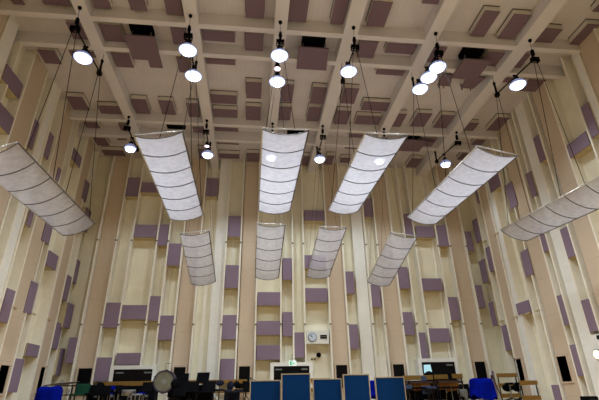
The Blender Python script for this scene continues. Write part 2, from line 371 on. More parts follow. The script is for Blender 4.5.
# ceiling panels: near-left and far-right corner of the face of each
ZF = 9.62+EYE
CP = [((30,-22),(71.5,6.5)),((0,-18),(26,6.3)),((86,-15),(111.5,9)),((124,-12),(147.5,11)),((161.5,-10),(184,15.8)),((245,-18),(264,19)),((290,-10),(306,22.5)),((337,-8),(345,25)),
((374,1),(384,27.5)),((430,-16),(441,5)),((485.5,10.5),(484,37)),((514.5,14),(513.5,39.5)),((543,28),(551,43.5)),((588,24),(579,47.5)),((601,2),(607,13)),
((65.5,22.5),(92,47.5)),((98,24.5),(125.5,43)),((170,28),(187,45)),((201,30.3),(235,42.6)),((245,33),(262.7,52)),((361.5,41),(372.5,59.5)),((388,43.5),(412.5,54.7)),((435,47),(436,68)),((489,52),(494,68)),((521.5,54),(516,73)),
((37,50),(62,64.4)),((68.5,51),(96,58)),((111,53),(134,68)),((176,57),(190,73)),((205,58.5),(235.5,65.5)),((377.5,69.5),(402.5,76)),((503,78),(513,83)),((529,79.5),(536,92)),
((65.5,96.5),(89.8,110.5)),((97,105.5),(123,115)),((130.7,99),(150.7,114)),((158,100.5),(176,115)),((186,103),(200,117.5)),((210,94.5),(237,104.5)),((246,82),(261,99)),((281,84),(292,102)),((313,87),(324.5,104)),
((212.7,109),(237.5,118)),((246,106.3),(260.3,120.5)),((280,106.5),(289.8,120.5)),((309,107),(318,121.5)),((344.7,88),(354,104)),((364,101.5),(386,111.5)),((338,110.5),(346.7,124.5)),((357.5,115.5),(377.5,125)),((396.5,113.7),(400,127)),((417.8,113),(424,127)),((441.5,115),(446,128.3)),((466.5,123),(473,131)),((498,117.5),(498,131)),
((83.3,122.3),(100.5,128.5)),((118,124),(127,131)),((192.5,127),(205,133)),((214.5,127.5),(238.3,132)),((350,134),(363,138)),((420,137.5),(433.5,143.5)),((476,139.7),(481,145.5)),
((93,138),(109.5,146)),((101.3,150),(126,156.3)),((117,139),(127,140.5)),((197.5,149),(206,159)),((216,143),(239,144.9)),((219,153.5),(239.7,159)),((247,153),(258.7,162)),((300,156),(308.5,166)),((327.5,155.5),(331.5,165)),((341.5,158),(348.7,163)),((345,147.5),(358.5,149.2)),((411.5,158.5),(416,167.7)),((463,153),(462.5,160))]
cents = []
bc = [(a+b)/2 for a, b in BEAMS_X]
crossmid = [(a+b)/2 for a, b in BEAMS_Y]
for a, b in CP:
    A = onZ(*a, ZF); B = onZ(*b, ZF)
    x0, x1, y0, y1 = A.x, B.x, A.y, B.y
    if x1 < x0: x0, x1 = x1, x0
    cm = (y0+y1)/2
    for p, q in BEAMS_Y:                                 # keep clear of the cross beams
        if cm > q and y0 < q+.02: y0 = q+.02
        if cm < p and y1 > p-.02: y1 = p-.02
    for p, q in BEAMS_X:
        c = (x0+x1)/2
        if c > (p+q)/2 and x0 < q+.02: x0 = q+.02
        if c < (p+q)/2 and x1 > p-.02: x1 = p-.02
    y1 = min(y1, 17.1); x0 = max(x0, XL+.1)
    cents.append([x0, x1, y0, y1])
byb = {}
for e in cents:
    k = sum(1 for c in bc if (e[0]+e[1])/2 > c); byb.setdefault(k, []).append(e)
def ceiling_panel(e, label):
    x0, x1, y0, y1 = e; c = Vector(((x0+x1)/2, (y0+y1)/2, ZT))
    o = MB().box(x0, x1, y0, y1, ZF+.02, ZT-.015).build('ceiling_panel', 'boxc', origin=c)
    tag(o, label, 'acoustic panel', 'brown acoustic panels on the ceiling')
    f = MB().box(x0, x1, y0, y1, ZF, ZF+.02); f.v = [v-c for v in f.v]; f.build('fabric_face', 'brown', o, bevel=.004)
    g = MB().box(x0-.02, x1+.01, y0-.02, y1-.03, ZT-.025, ZT); g.v = [v-c for v in g.v]; g.build('shadow_line_strip', 'rib', o)  # dark strip drawn in for the shadow line between panel and slab
for k, es in byb.items():
    es.sort(key=lambda e: (e[0]+e[1])/2); cols = []
    for e in es:
        c = (e[0]+e[1])/2
        if cols and abs(cols[-1][0]-c) < .33: cols[-1][1].append(e)
        else: cols.append([c, [e]])
    for ci, (c, ce) in enumerate(cols):
        ce.sort(key=lambda e: e[2])
        for ri, e in enumerate(ce):
            r = 'nearest the viewer' if ri == 0 else ('farthest back' if ri == len(ce)-1 else ORD[ri]+' back')
            ceiling_panel(e, 'brown ceiling panel, %s bay from left, %s%s' % (ORD[k], colname(ci, len(cols)), r))
# vents in the ceiling, each with a larger baffle board hung under it
def vent(x0, x1, y0, y1, label):
    o = MB().box(x0, x1, y0, y1, ZT-.16, ZT).build('ceiling_vent', 'hole', origin=((x0+x1)/2, (y0+y1)/2, ZT)); tag(o, label, 'vent', 'black ceiling vents')
    s = MB()
    for i in range(4): s.box(x0+.02, x1-.02, y0+(i+.35)*(y1-y0)/4, y0+(i+.5)*(y1-y0)/4, ZT-.175, ZT-.16)
    s.v = [v-o.location for v in s.v]; s.build('louvre', 'black', o)
def baffle(pts, z, label):
    z += EYE; c = sum((Vector((x, y, z)) for x, y in pts), Vector())/len(pts)
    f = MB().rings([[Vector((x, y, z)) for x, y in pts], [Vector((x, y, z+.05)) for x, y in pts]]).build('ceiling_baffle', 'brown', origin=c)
    tag(f, label, 'baffle', 'square baffle boards under the ceiling vents')
    xs = [p[0] for p in pts]; ys = [p[1] for p in pts]
    h = MB()
    for x in (min(xs)+.15, max(xs)-.15):
        for y in (min(ys)+.15, min(ys)+.75): h.box(x-.015, x+.015, y-.015, y+.015, z+.05, ZT)
    h.v = [v-c for v in h.v]; h.build('hanger', 'rib', f)
vent(-3.78, -3.15, 9.28, 9.72, 'black ceiling vent, front row, leftmost, half hidden by brown baffle')
vent(1.26, 1.96, 9.2, 9.68, 'black ceiling vent, front row, middle, half hidden by brown baffle')
vent(6.38, 7.02, 9.15, 9.75, 'black ceiling vent, front row, rightmost, half hidden by brown baffle')
vent(-3.6, -2.9, 13.85, 14.5, 'black ceiling vent near back wall behind large left reflector')
vent(1.2, 1.9, 13.85, 14.5, 'black ceiling vent near back wall behind central large reflector')
vent(6.2, 6.8, 13.85, 14.5, 'black ceiling vent near back wall, right, beyond the fourth reflector')
baffle([(-3.88, 9.35), (-3.04, 9.35), (-3.04, 10.62), (-3.42, 10.62), (-3.42, 10.30), (-3.88, 10.30)], 9.33, 'brown notched baffle board under front left ceiling vent')
baffle([(1.14, 9.36), (2.05, 9.36), (2.12, 10.28), (1.16, 10.28)], 9.33, 'plain square brown baffle board under front middle ceiling vent')
baffle([(6.33, 9.4), (7.2, 9.4), (7.2, 9.95), (7.2, 10.28), (6.33, 10.28)], 9.33, 'brown baffle board under front right ceiling vent, beside bare lamp bar')
baffle([(6.05, 14.05), (6.95, 14.05), (6.95, 14.9), (6.05, 14.9)], 9.33, 'brown baffle board under rear right ceiling vent')
baffle([(onZ(a, b, 9.6+EYE).x, onZ(a, b, 9.6+EYE).y) for a, b in ((444, 74), (453, 75), (450, 86.5), (437.5, 85.5))], 9.6, 'small brown board beside second lamp of fifth column')
def quad(*p, z=9.5): return [(onZ(a, b, z+EYE).x, onZ(a, b, z+EYE).y) for a, b in p]
baffle(quad((468, 77), (486, 77.5), (473, 89), (461, 88)), 9.5, 'small brown board overlapping behind front right baffle')
baffle([(6.75, 14.4), (7.45, 14.4), (7.45, 14.75), (6.75, 14.75)], 9.5, 'small brown board beside rear right baffle')

# ------------------------------------------------------------------ reflectors
def reflector(c, W, L, pitch, roll, n, label, group):
    pitch, roll = math.radians(pitch), math.radians(roll)
    c = Vector((c[0], c[1], c[2]+EYE))
    u = Vector((math.cos(roll), 0, math.sin(roll))); v = Vector((0, math.cos(pitch), math.sin(pitch))); nn = u.cross(v).normalized()
    t = thing('reflector', label, 'acoustic reflector', c, group)
    def P(a, b, sag=True): return u*W*a + v*L*b - (nn*.115*W*(1-(2*a)**2) if sag else nn*0)
    NA, NBc = 12, n*4
    f = MB(); vs = [P(-.5+i/NA, -.5+j/NBc) for j in range(NBc+1) for i in range(NA+1)]
    fs = [(j*(NA+1)+i, j*(NA+1)+i+1, (j+1)*(NA+1)+i+1, (j+1)*(NA+1)+i) for j in range(NBc) for i in range(NA)]
    f.add(vs, fs); f.build('cloth', 'cloth', t, smooth=True)
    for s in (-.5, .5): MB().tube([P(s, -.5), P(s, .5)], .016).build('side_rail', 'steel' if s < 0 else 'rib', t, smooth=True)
    for k in range(n+1):
        MB().tube([P(-.5+i/12, -.5+k/n)-nn*.012 for i in range(13)], .011, 6).build('rib', 'rib', t, smooth=True)
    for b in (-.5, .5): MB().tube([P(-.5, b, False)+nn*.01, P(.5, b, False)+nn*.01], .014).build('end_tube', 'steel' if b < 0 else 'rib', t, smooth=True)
    return c, P
REF = [((-5.04, 9.66, 4.33), 4.41, .5, 24.7, 'leftmost big reflector, dull grey and steeply tilted, beside left wall'),
       ((-1.903, 9.028, 4.527), 3.97, -1.5, 9.4, 'bright big reflector second from left, tilted down to left'),
       ((.53, 8.85, 4.653), 4.25, 1.8, 1.0, 'brightest big reflector third from left, level, glowing patch near its top'),
       ((2.606, 9.10, 4.811), 4.33, 2.2, 0, 'big reflector fourth from left, level, round glow in second cell'),
       ((5.051, 9.244, 4.62), 4.28, 1.9, -11.9, 'big reflector fifth from left, pale, tilted down to right'),
       ((8.08, 9.42, 4.22), 4.30, 3.3, -22., 'rightmost big reflector, beige grey and steeply tilted, beside right wall')]
RB = [((-1.88, 14.265, 4.199), 3.46, -12.9, 7.1, 'small rear reflector, leftmost of four, hanging low before back wall'),
      ((.502, 14.119, 4.43), 3.53, -13.8, -1.1, 'small rear reflector, second of four, below the brightest big one'),
      ((2.523, 14.311, 4.487), 3.59, -11.5, .5, 'small rear reflector, third of four, above the wall clock'),
      ((4.857, 14.134, 4.206), 3.41, -14., -8.1, 'small rear reflector, rightmost of four, tilted down to right')]
W = 1.2*.746
refs = [reflector(c, W, L, p, r, 6, lab, 'large curved cloth reflectors in the front row') for c, L, p, r, lab in REF]
refb = [reflector(c, W, L, p, r, 5, lab, 'small curved cloth reflectors in the rear row') for c, L, p, r, lab in RB]

# ------------------------------------------------------------------ hoist bars, cables and lamps
def hoist(x, y0, y1, zb, ref, label, group, lean=0., cr=.008):
    t = thing('hoist_bar', label, 'hoist bar', (x, y0, zb+EYE), group)
    up = ZB-(zb+EYE)
    MB().tube([(0, 0, 0), (lean, y1-y0, 0)], .022).build('bar', 'dark', t)
    k = MB(); k.lathe([(.001, up), (.05, up), (.05, up-.05), (.02, up-.09), (.001, up-.09)], (0, -.05, 0), 12); k.build('ceiling_hook', 'black', t)
    MB().tube([(0, -.05, up-.06), (0, 0, .3)], .006, 6).build('drop_wire', 'cable', t)
    k = MB().box(-.035, .035, -.04, .04, .12, .32); k.lathe([(.001, .30), (.04, .28), (.055, .22), (.04, .14), (.001, .12)], (0, 0, 0), 10); k.build('shackle', 'black', t)
    k = MB().box(-.11, -.09, -.06, .06, -.13, .03).box(.09, .11, -.06, .06, -.13, .03).box(-.10, .10, -.05, -.03, -.13, -.11).box(-.10, .10, .03, .05, -.13, -.11).box(-.1, .1, -.05, .05, .01, .03)
    k.lathe([(.001, -.02), (.05, -.02), (.05, .02), (.001, .02)], (-.04, 0, -.06), 12, axis='x').lathe([(.001, -.02), (.05, -.02), (.05, .02), (.001, .02)], (.05, 0, -.06), 12, axis='x')
    k.build('pulley_block', 'black', t)
    e = Vector((lean, y1-y0, 0))
    k = MB().tube([e+Vector((0, 0, -.08)), e+Vector((.0, 0, .34))], .035, 8).box(e.x-.06, e.x+.06, e.y-.06, e.y+.06, -.1, .02)
    k.lathe([(.001, .50), (.03, .48), (.05, .42), (.03, .34), (.001, .33)], (e.x, e.y, 0), 10); k.build('end_block', 'dark', t)
    MB().tube([e+Vector((0, 0, .45)), e+Vector((0, 0, up))], .006, 6).build('drop_wire', 'cable', t)
    if ref:
        c, P = ref; o = t.location
        ps = [(Vector((-.05, 0, -.12)), -.5, -.14), (Vector((.05, 0, -.12)), .5, -.14), (e+Vector((-.03, 0, -.1)), -.5, .40), (e+Vector((.03, 0, -.1)), .5, .40)]
        for p, a, b in ps:
            MB().tube([p, c + P(a, b) - o], cr, 6).build('cable', 'cable', t)
    return t
names = ['first', 'second', 'third', 'fourth', 'fifth', 'sixth']
FX = [-4.80, -1.92, .54, 2.62, 5.05, 7.97]
for i, x in enumerate(FX):
    hoist(x, 8.58, [10.25, 10.05, 9.85, 9.98, 10.2, 10.2][i], 8.72, refs[i], 'black hoist bar with cables above the %s big reflector from left' % names[i], 'front row hoist bars under the ceiling', lean=[.08, 0, 0, -.06, -.12, -.25][i])
BX = [-4.78, -1.93, .55, 2.50, 4.95, 7.95]
for i, x in enumerate(BX):
    hoist(x, 13.45, 14.95, 8.95, refb[i-1] if 0 < i < 5 else None, 'black hoist bar near back wall, under the %s long beam from left' % names[i], 'rear row hoist bars under the ceiling', lean=[0, 0, 0, 0, 0, -.25][i], cr=.004)

def lamp(x, y, z, watts, label, group, hang=.35, r=.235):
    z += EYE
    t = thing('studio_lamp', label, 'lamp', (x, y, z), group)
    k = MB().tube([(0, 0, .24), (0, 0, hang)], .016, 6); k.box(-.07, .07, -.02, .02, hang-.03, hang+.02).build('bracket', 'dark', t)
    MB().lathe([(.045, .30), (.075, .28), (.08, .20), (.06, .15)], n=16).build('lamp_socket', 'dark', t, smooth=True)
    MB().lathe([(.06, .19), (.10, .17), (.17, .11), (.225, .04), (r+.005, .0), (r+.012, -.01), (r-.005, -.006), (.21, .035), (.16, .10), (.06, .15)], n=28, cap=False).build('reflector_shade', 'shade', t, smooth=True)
    MB().lathe([(r-.01, .005), (r-.02, -.03), (.17, -.07), (.14, -.085)], n=28, cap=False).build('lens', 'lens', t, smooth=True)
    MB().lathe([(.14, -.07), (.14, -.085), (.10, -.10), (.001, -.115)], n=28).build('bulb', 'bulb', t, smooth=True)
    spot('lamp_light', (0, 0, -.15), watts, t)
    return t
lamp(-4.77, 9.25, 8.32, LAMP_W*.35, 'lamp on first hoist bar, front row, beside left wall', 'bright studio lamps', .40)
lamp(-1.93, 8.78, 8.38, LAMP_W*1.15, 'nearer lamp of pair above second big reflector', 'bright studio lamps', .34)
lamp(-1.90, 9.75, 8.35, LAMP_W*.8, 'farther lamp of pair above second big reflector', 'bright studio lamps', .36)
lamp(.53, 8.76, 8.38, LAMP_W*1.2, 'nearer large lamp above the third big reflector', 'bright studio lamps', .34)
lamp(.53, 9.83, 8.38, LAMP_W*.9, 'farther large lamp above the third big reflector', 'bright studio lamps', .34)
lamp(2.56, 9.22, 8.38, LAMP_W*1.4, 'single lamp above the fourth big reflector', 'bright studio lamps', .34)
lamp(5.06, 8.80, 8.36, LAMP_W*.8, 'nearest lamp of three above the fifth big reflector', 'bright studio lamps', .34)
lamp(4.95, 9.20, 8.33, LAMP_W*.6, 'middle lamp of three above the fifth big reflector', 'bright studio lamps', .38)
lamp(4.90, 9.75, 8.35, LAMP_W*.7, 'farthest lamp of three above the fifth big reflector', 'bright studio lamps', .36)
lamp(7.80, 9.30, 8.34, LAMP_W*.4, 'lamp on sixth hoist bar, front row, beside right wall', 'bright studio lamps', .36)
lamp(-4.78, 14.15, 8.47, LAMP_W*.4, 'rear lamp left of the second big reflector near back wall', 'bright studio lamps', .48, .20)
lamp(-1.93, 14.40, 8.47, LAMP_W*.45, 'rear lamp between second and third big reflectors', 'bright studio lamps', .48, .22)
lamp(.55, 14.40, 8.47, LAMP_W*.6, 'rear lamp hidden behind and shining through third big reflector', 'bright studio lamps', .48, .22)
lamp(2.50, 14.40, 8.47, LAMP_W*.45, 'rear lamp between third and fourth big reflectors', 'bright studio lamps', .48, .22)
lamp(4.97, 14.40, 8.50, LAMP_W*.6, 'rear lamp hidden behind and shining through fourth big reflector', 'bright studio lamps', .45, .22)
lamp(7.78, 14.40, 8.47, LAMP_W*.4, 'rear lamp left of fifth big reflector, near right back corner', 'bright studio lamps', .48, .20)
def small_spot(p, label, hang):
    t = thing('small_spotlight', label, 'lamp', p, 'small spotlights on hoist bars')
    MB().lathe([(.001, .16), (.05, .15), (.07, .10), (.10, .0), (.105, -.02)], n=16).build('housing', 'dark', t, smooth=True)
    MB().lathe([(.095, -.02), (.06, -.045), (.001, -.05)], n=16).build('lens', 'lens2', t, smooth=True)
    MB().tube([(0, 0, .14), (0, 0, hang)], .012, 6).build('bracket', 'dark', t)
small_spot((.50, 9.3, 8.42+EYE), 'small pink spotlight between the two lamps of third hoist bar', .28)
small_spot((-1.95, 14.15, 8.73+EYE), 'small pink spotlight just above rear lamp right of second reflector', .22)

# ------------------------------------------------------------------ wall fittings
c = onY(317.7, 337, 16.84)
A = onY(306.3, 330.4, 16.84); B = onY(329.3, 343.6, 16.84)
t = tag(MB().box(A.x, B.x, 16.86, YB, B.z, A.z).build('clock_unit', 'clockw', origin=(c.x, YB, c.z)), 'white clock box on back wall with round clock and small dark display', 'clock')
def loc(mb, o): mb.v = [v-o.location for v in mb.v]; return mb
cc = onY(312.3, 337.2, 16.84)
loc(MB().lathe([(.001, .02), (.165, .02), (.175, .0), (.175, -.02), (.001, -.02)], (cc.x, 16.85, cc.z), 32, axis='y'), t).build('clock_rim', 'hand', t)
loc(MB().lathe([(.001, .03), (.15, .03), (.15, .0), (.001, .0)], (cc.x, 16.85, cc.z), 32, axis='y'), t).build('clock_face', 'face', t)
tk = MB()
for k in range(12):
    a = k*PI/6; R = Matrix.Rotation(-a, 3, 'Y'); p = Vector((cc.x, 0, cc.z))
    tk.add([R @ Vector((dx, 0, dz)) + p + Vector((0, yy, 0)) for dx in (-.006, .006) for yy in (16.812, 16.82) for dz in (.11, .14)], [(0, 1, 3, 2), (4, 6, 7, 5), (0, 4, 5, 1), (2, 3, 7, 6), (0, 2, 6, 4), (1, 5, 7, 3)])
loc(tk, t).build('hour_mark', 'hand', t)
loc(MB().tube([(cc.x, 16.81, cc.z), (cc.x-.075, 16.81, cc.z+.06)], .010), t).build('hour_hand', 'hand', t)
loc(MB().tube([(cc.x+.02, 16.805, cc.z-.02), (cc.x-.07, 16.805, cc.z+.115)], .007), t).build('minute_hand', 'hand', t)
d0 = onY(320.3, 334.9, 16.84); d1 = onY(327, 338.6, 16.84)
loc(MB().box(d0.x, d1.x, 16.84, 16.862, d1.z, d0.z), t).build('digital_display', 'black', t)
dg = MB()
for i in range(4): dg.box(d0.x+.025+i*.058, d0.x+.06+i*.058, 16.835, 16.84, d1.z+.05, d1.z+.10)
loc(dg, t).build('display_digits', 'slot', t)
c = onY(319.5, 354.5, 16.9)
t = thing('dome_camera', 'small dark round camera on back wall below the clock box', 'camera', (c.x, YB, c.z))
MB().lathe([(.001, .26), (.05, .25), (.09, .18), (.09, .12), (.05, .0), (.001, .0)], (0, 0, 0), 16, axis='y').build('body', 'black', t, smooth=True)
c = onY(314.5, 358.5, 16.9)
t = thing('wall_socket_plate', 'pair of small dark connectors on back wall under the dome camera', 'socket', (c.x, YB, c.z))
MB().box(-.09, .09, -.03, 0, -.04, .04).build('plate', 'box', t)
for s in (-.06, .05): MB().lathe([(.001, .1), (.025, .1), (.03, .03), (.001, .03)], (s, 0, 0), 10, axis='y').build('connector', 'dark', t)
# exit sign
A = onY(288.9, 360.7, 16.8); B = onY(296.3, 365.7, 16.8)
t = thing('exit_sign', 'small lit white and green exit sign above middle control room window', 'sign', ((A.x+B.x)/2, 16.82, B.z))
w_, h_ = B.x-A.x, A.z-B.z
MB().box(-w_/2, w_/2, -.03, .04, 0, h_).build('sign_box', 'sign', t)
g = MB(); q = h_
g.box(-w_*.40, -w_*.02, -.036, -.03, q*.16, q*.84)
g.build('doorway_pictogram', 'signg', t)
g = MB(); g.lathe([(.001, .004), (q*.07, .004), (q*.07, 0), (.001, 0)], (-w_*.16, -.037, q*.70), 10, axis='y')
g.tube([(-w_*.18, -.038, q*.62), (-w_*.22, -.038, q*.42)], q*.05, 6).tube([(-w_*.22, -.038, q*.42), (-w_*.12, -.038, q*.30), (-w_*.14, -.038, q*.20)], q*.035, 6)
g.tube([(-w_*.22, -.038, q*.42), (-w_*.31, -.038, q*.30)], q*.035, 6).tube([(-w_*.18, -.038, q*.60), (-w_*.08, -.038, q*.5)], q*.025, 6)
g.build('running_figure', 'sign', t)
g = MB().box(w_*.14, w_*.40, -.036, -.03, q*.44, q*.56)
g.add([(w_*.05, -.036, q*.5), (w_*.2, -.036, q*.74), (w_*.2, -.036, q*.26), (w_*.05, -.031, q*.5), (w_*.2, -.031, q*.74), (w_*.2, -.031, q*.26)], [(0, 1, 2), (3, 5, 4), (0, 3, 4, 1), (1, 4, 5, 2), (2, 5, 3, 0)])
g.build('arrow', 'signg', t)
MB().tube([(0, .02, h_), (0, .02, h_+.22)], .008, 6).box(-.03, .03, .0, .33, h_+.2, h_+.22).build('bracket', 'steel', t)
# right wall lamp and brackets
c = onX(596, 354.5, 9.62)
t = thing('wall_lamp', 'round lit yellow-white lamp low on right wall at frame edge', 'lamp', (9.86, c.y, c.z))
MB().lathe([(.001, 0), (.05, 0), (.05, -.1), (.13, -.14), (.15, -.2), (.14, -.21)], (0, 0, 0), 18, axis='x').build('housing', 'dark', t, smooth=True)
MB().lathe([(.13, -.20), (.10, -.235), (.001, -.25)], (0, 0, 0), 18, axis='x').build('lens', 'lens3', t, smooth=True)
MB().tube([(-.12, 0, -.1), (-.1, 0, -.34)], .02).build('stem', 'dark', t)
c = onX(598, 337, 9.7)
t = thing('wall_bracket', 'small dark bracket on right wall above the round lamp', 'bracket', (XR, c.y, c.z))
MB().box(-.42, 0, -.03, .03, -.02, .02).box(-.44, -.36, -.06, .06, -.06, .05).build('arm', 'dark', t)
c = onX(580, 392, 9.8)
t = thing('switch_box', 'small grey box low on right wall below the last purple panel', 'switch', (XR, c.y, c.z))
MB().box(-.2, 0, -.07, .07, -.1, .1).build('box', 'grey', t, bevel=.01); MB().box(-.215, -.2, -.03, .03, -.03, .03).build('button', 'white', t)

# ------------------------------------------------------------------ risers (the back of the orchestra stands on them)
R1, R2 = .5, 1.08
r1 = struct('floor_lower_riser', MB().box(-7.05, 9.9, 11.8, 14.2, 0, R1), 'floor')
r2 = struct('floor_upper_riser', MB().box(-7.05, 9.9, 14.2, 16.9, 0, R2), 'floor')

def music_stand(px, py, Y, base, label, w=.5, h=.36, tilt=20, rz=0, mt='black'):
    c = onY(px, py, Y); H = c.z-base
    t = thing('music_stand', label, 'music stand', (c.x, Y, base), 'music stands on the rear risers', rz)
    R = Matrix.Rotation(math.radians(-tilt), 3, 'X'); o = Vector((0, 0, H))
    k = MB().box(-w/2, w/2, -.008, .008, H-h/2, H+h/2, R, o); k.box(-w/2, w/2, -.07, .0, H-h/2-.01, H-h/2, R, o).build('desk', mt, t)
    MB().tube([(0, .03, .3), (0, .03, H-.05)], .014).build('pole', 'dark', t)
    for a in (90, 210, 330):
        MB().tube([(0, .03, .34), (.28*math.cos(math.radians(a)), .03+.28*math.sin(math.radians(a)), .02)], .012).build('leg', 'dark', t)
    return t
def swivel_chair(px, py, Y, base, label, bw=.3, bh=.2, seat_h=.5, seat_w=.36, rz=0, mt='navy', flip=0, group='swivel chairs on the rear risers'):
    c = onY(px, py, Y); H = c.z-base
    t = thing('swivel_chair', label, 'chair', (c.x, Y, base), group, rz)
    R = Matrix.Rotation(math.radians(-8), 3, 'X')
    MB().lathe([(.001, .03), (.85*.5, .03), (.5, .0), (.85*.5, -.03), (.001, -.03)], (0, .17, H), 22, axis='y', sx=bw, sy=bh, rot=R).build('backrest', mt, t, smooth=True)
    MB().tube([(0, .2, H), (0, .2, seat_h+.02), (0, .05, seat_h-.04)], .014).build('back_stem', 'dark', t)
    MB().lathe([(.001, .03), (.42, .03), (.5, 0), (.45, -.035), (.001, -.04)], (0, 0, seat_h), 22, sx=seat_w, sy=seat_w).build('seat', mt, t, smooth=True)
    MB().tube([(0, 0, .08), (0, 0, seat_h-.04)], .022).build('post', 'chrome', t)
    for k in range(5):
        a = 2*PI*k/5+.3
        MB().tube([(0, 0, .1), (.24*math.cos(a), .24*math.sin(a), .03)], .016).build('leg', 'dark', t)
    return t
def stack_chair(px, py, Y, base, label, w=.42, bh=.34, mt='black', rz=0, frame='chrome', seat_h=.46, group='upholstered chairs on the rear risers'):
    """px,py is the middle of the top edge of the backrest"""
    c = onY(px, py, Y); H = c.z-base
    t = thing('orchestra_chair', label, 'chair', (c.x, Y, base), group, rz)
    R = Matrix.Rotation(math.radians(-10), 3, 'X'); o = Vector((0, .2, H-bh))
    MB().box(-w/2, w/2, .18, .22, H-bh, H, R, o).build('backrest', mt, t, bevel=.015)
    MB().box(-w/2, w/2, -.22, .20, seat_h-.03, seat_h+.03).build('seat', mt, t, bevel=.015)
    for s in (-1, 1):
        MB().tube([(s*w/2, .28, .01), (s*w/2, .2, seat_h), (s*(w/2-.03), .24+(.17*(H-seat_h-.05)), H-.05)], .012).build('leg', frame, t)
        MB().tube([(s*w/2, -.22, .01), (s*w/2, -.2, seat_h)], .012).build('leg', frame, t)
    return t
def guard_rail(x0, x1, Y, base, zs, label, th=.15, posts=(), mt='wood'):
    """zs: heights (world) of the tops of the wooden boards"""
    t = thing('guard_rail', label, 'guard rail', ((x0+x1)/2, Y, base), 'wooden guard rails behind the risers')
    hw = (x1-x0)/2
    for z in zs: MB().box(-hw, hw, -.015, .015, z-th-base, z-base).build('board', mt, t, bevel=.006)
    for p in posts or (-hw+.05, hw-.05):
        MB().box(p-.015, p+.015, .015, .045, 0, max(zs)-base).build('post', 'dark', t)
def X_(px, Y, py=385): return onY(px, py, Y).x
def Zc(px, py, Y): return onY(px, py, Y).z
Yr = 16.75
guard_rail(X_(103, Yr), X_(156, Yr), Yr, R2, [Zc(128, 381.3, Yr)], 'long plain wooden guard rail left of the bass drum', .15)
guard_rail(X_(186.5, Yr), X_(247, Yr), Yr, R2, [Zc(215, 379.8, Yr), Zc(215, 389.2, Yr)], 'two-board wooden guard rail behind the swivel chairs left of screens', .13)
guard_rail(X_(305, Yr), X_(330, Yr), Yr, R2, [Zc(312, 378.4, Yr), Zc(312, 388, Yr)], 'wooden guard rail glimpsed between the second and third blue screens', .13)
guard_rail(X_(403.5, Yr), X_(434, Yr), Yr, R2, [Zc(420, 375.3, Yr)], 'single-board wooden guard rail right of the last blue screen', .16)
guard_rail(X_(435.3, Yr), X_(449, Yr), Yr, R2, [Zc(440, 374.6, Yr)], 'short middle wooden guard rail under window with lit monitor', .16)
guard_rail(X_(452.5, Yr), X_(464, Yr), Yr, R2, [Zc(458, 373.8, Yr)], 'short wooden guard rail left of the blue covered drum', .16)
Yq = 15.6
guard_rail(X_(498.5, Yq), X_(519, Yq), Yq, R2, [Zc(507, 373.2, Yq), Zc(507, 383.2, Yq), Zc(507, 393.5, Yq)], 'tall three-board wooden guard rail before right corner', .135)
guard_rail(X_(520, 14.6), X_(538, 14.6), 14.6, R2, [Zc(529, 380.5, 14.6), Zc(529, 395.5, 14.6)], 'lower two-board wooden guard rail, rightmost, near right wall', .14)

# blue studio screens
SCR = [(250, 281, 380.3, 380.0, 'blue studio screen, leftmost of five, low and wide', 13.2), (281.2, 310.3, 374.2, 372.8, 'blue studio screen, second of five, tallest, under exit sign', 13.0),
       (312.5, 341.3, 378.6, 378.4, 'blue studio screen, third of five, low, below the clock', 13.2), (342.6, 368.8, 374.3, 374, 'blue studio screen, fourth of five, tall and narrow', 13.0),
       (374.3, 403.8, 376.9, 376.6, 'blue studio screen, rightmost of five, standing apart from fourth', 13.1)]
for a, b, ya, yb, lab, Y in SCR:
    A = onY(a, ya, Y); B = onY(b, yb, Y); c = (A.x+B.x)/2; hw = (B.x-A.x)/2; H = (A.z+B.z)/2-R1
    t = thing('studio_screen', lab, 'screen', (c, Y, R1), 'blue studio screens in a row')
    e = .028
    MB().box(-hw+e, hw-e, -.025, .025, .1+e, H-e).build('cloth_panel', 'screen', t)
    MB().box(-hw, -hw+e, -.035, .035, .1, H).box(hw-e, hw, -.035, .035, .1, H).box(-hw+e, hw-e, -.035, .035, H-e, H).box(-hw+e, hw-e, -.035, .035, .1, .1+e).build('edging', 'trimwood', t)
    for s in (-1, 1): MB().box(s*(hw-.12)-.03, s*(hw-.12)+.03, -.25, .25, 0, .1).build('foot', 'dwood', t)

# draped covers
def cover(px, py, Y, base, w, h, d, label, mt='blue', seed=1, droop=.25):
    rnd = random.Random(seed); c = onY(px, py, Y)
    H = c.z-base; t = thing('dust_cover', label, 'dust cover', (c.x, Y, base), 'bright blue covers over percussion')
    rings = []; n = 40; ph = [rnd.uniform(0, 6) for _ in range(4)]
    prof = [(.02, 0), (.55, -.0), (.85, -.015), (.97, -.05), (1.0, -.12), (1.03, -.3), (1.06, -.6), (1.08, -h)]
    for i, (r, z) in enumerate(prof):
        ring = []
        for k in range(n):
            a = 2*PI*k/n; fold = 1+.05*(i/7)*math.sin(7*a+ph[0])+.03*(i/7)*math.sin(12*a+ph[1])
            bz = .05*math.sin(2*a+ph[2])*(r if i < 4 else 1)
            lift = max(0, math.sin(3*a+ph[3]))*droop*h if i == 7 else 0
            cx = math.copysign(abs(math.cos(a))**.6, math.cos(a)); sy = math.copysign(abs(math.sin(a))**.6, math.sin(a))
            ring.append(Vector((cx*w/2*r*fold, sy*d/2*r*fold, H+z*(1 if i < 7 else 1)+bz+lift)))
        rings.append(ring)
    MB().rings(rings, cap=True).build('cloth', mt, t, smooth=True)
    MB().lathe([(.001, 0.02), (w*.36, .02), (w*.36, .05), (w*.03, .06), (w*.03, H-.5), (w*.32, H-.45), (w*.36, H-.15), (.001, H-.12)], n=18).build('stand', 'dwood', t)
cover(51, 387, 14.4, R2, .62, .55, .6, 'bright blue cover over percussion at far left, near left wall', seed=3)
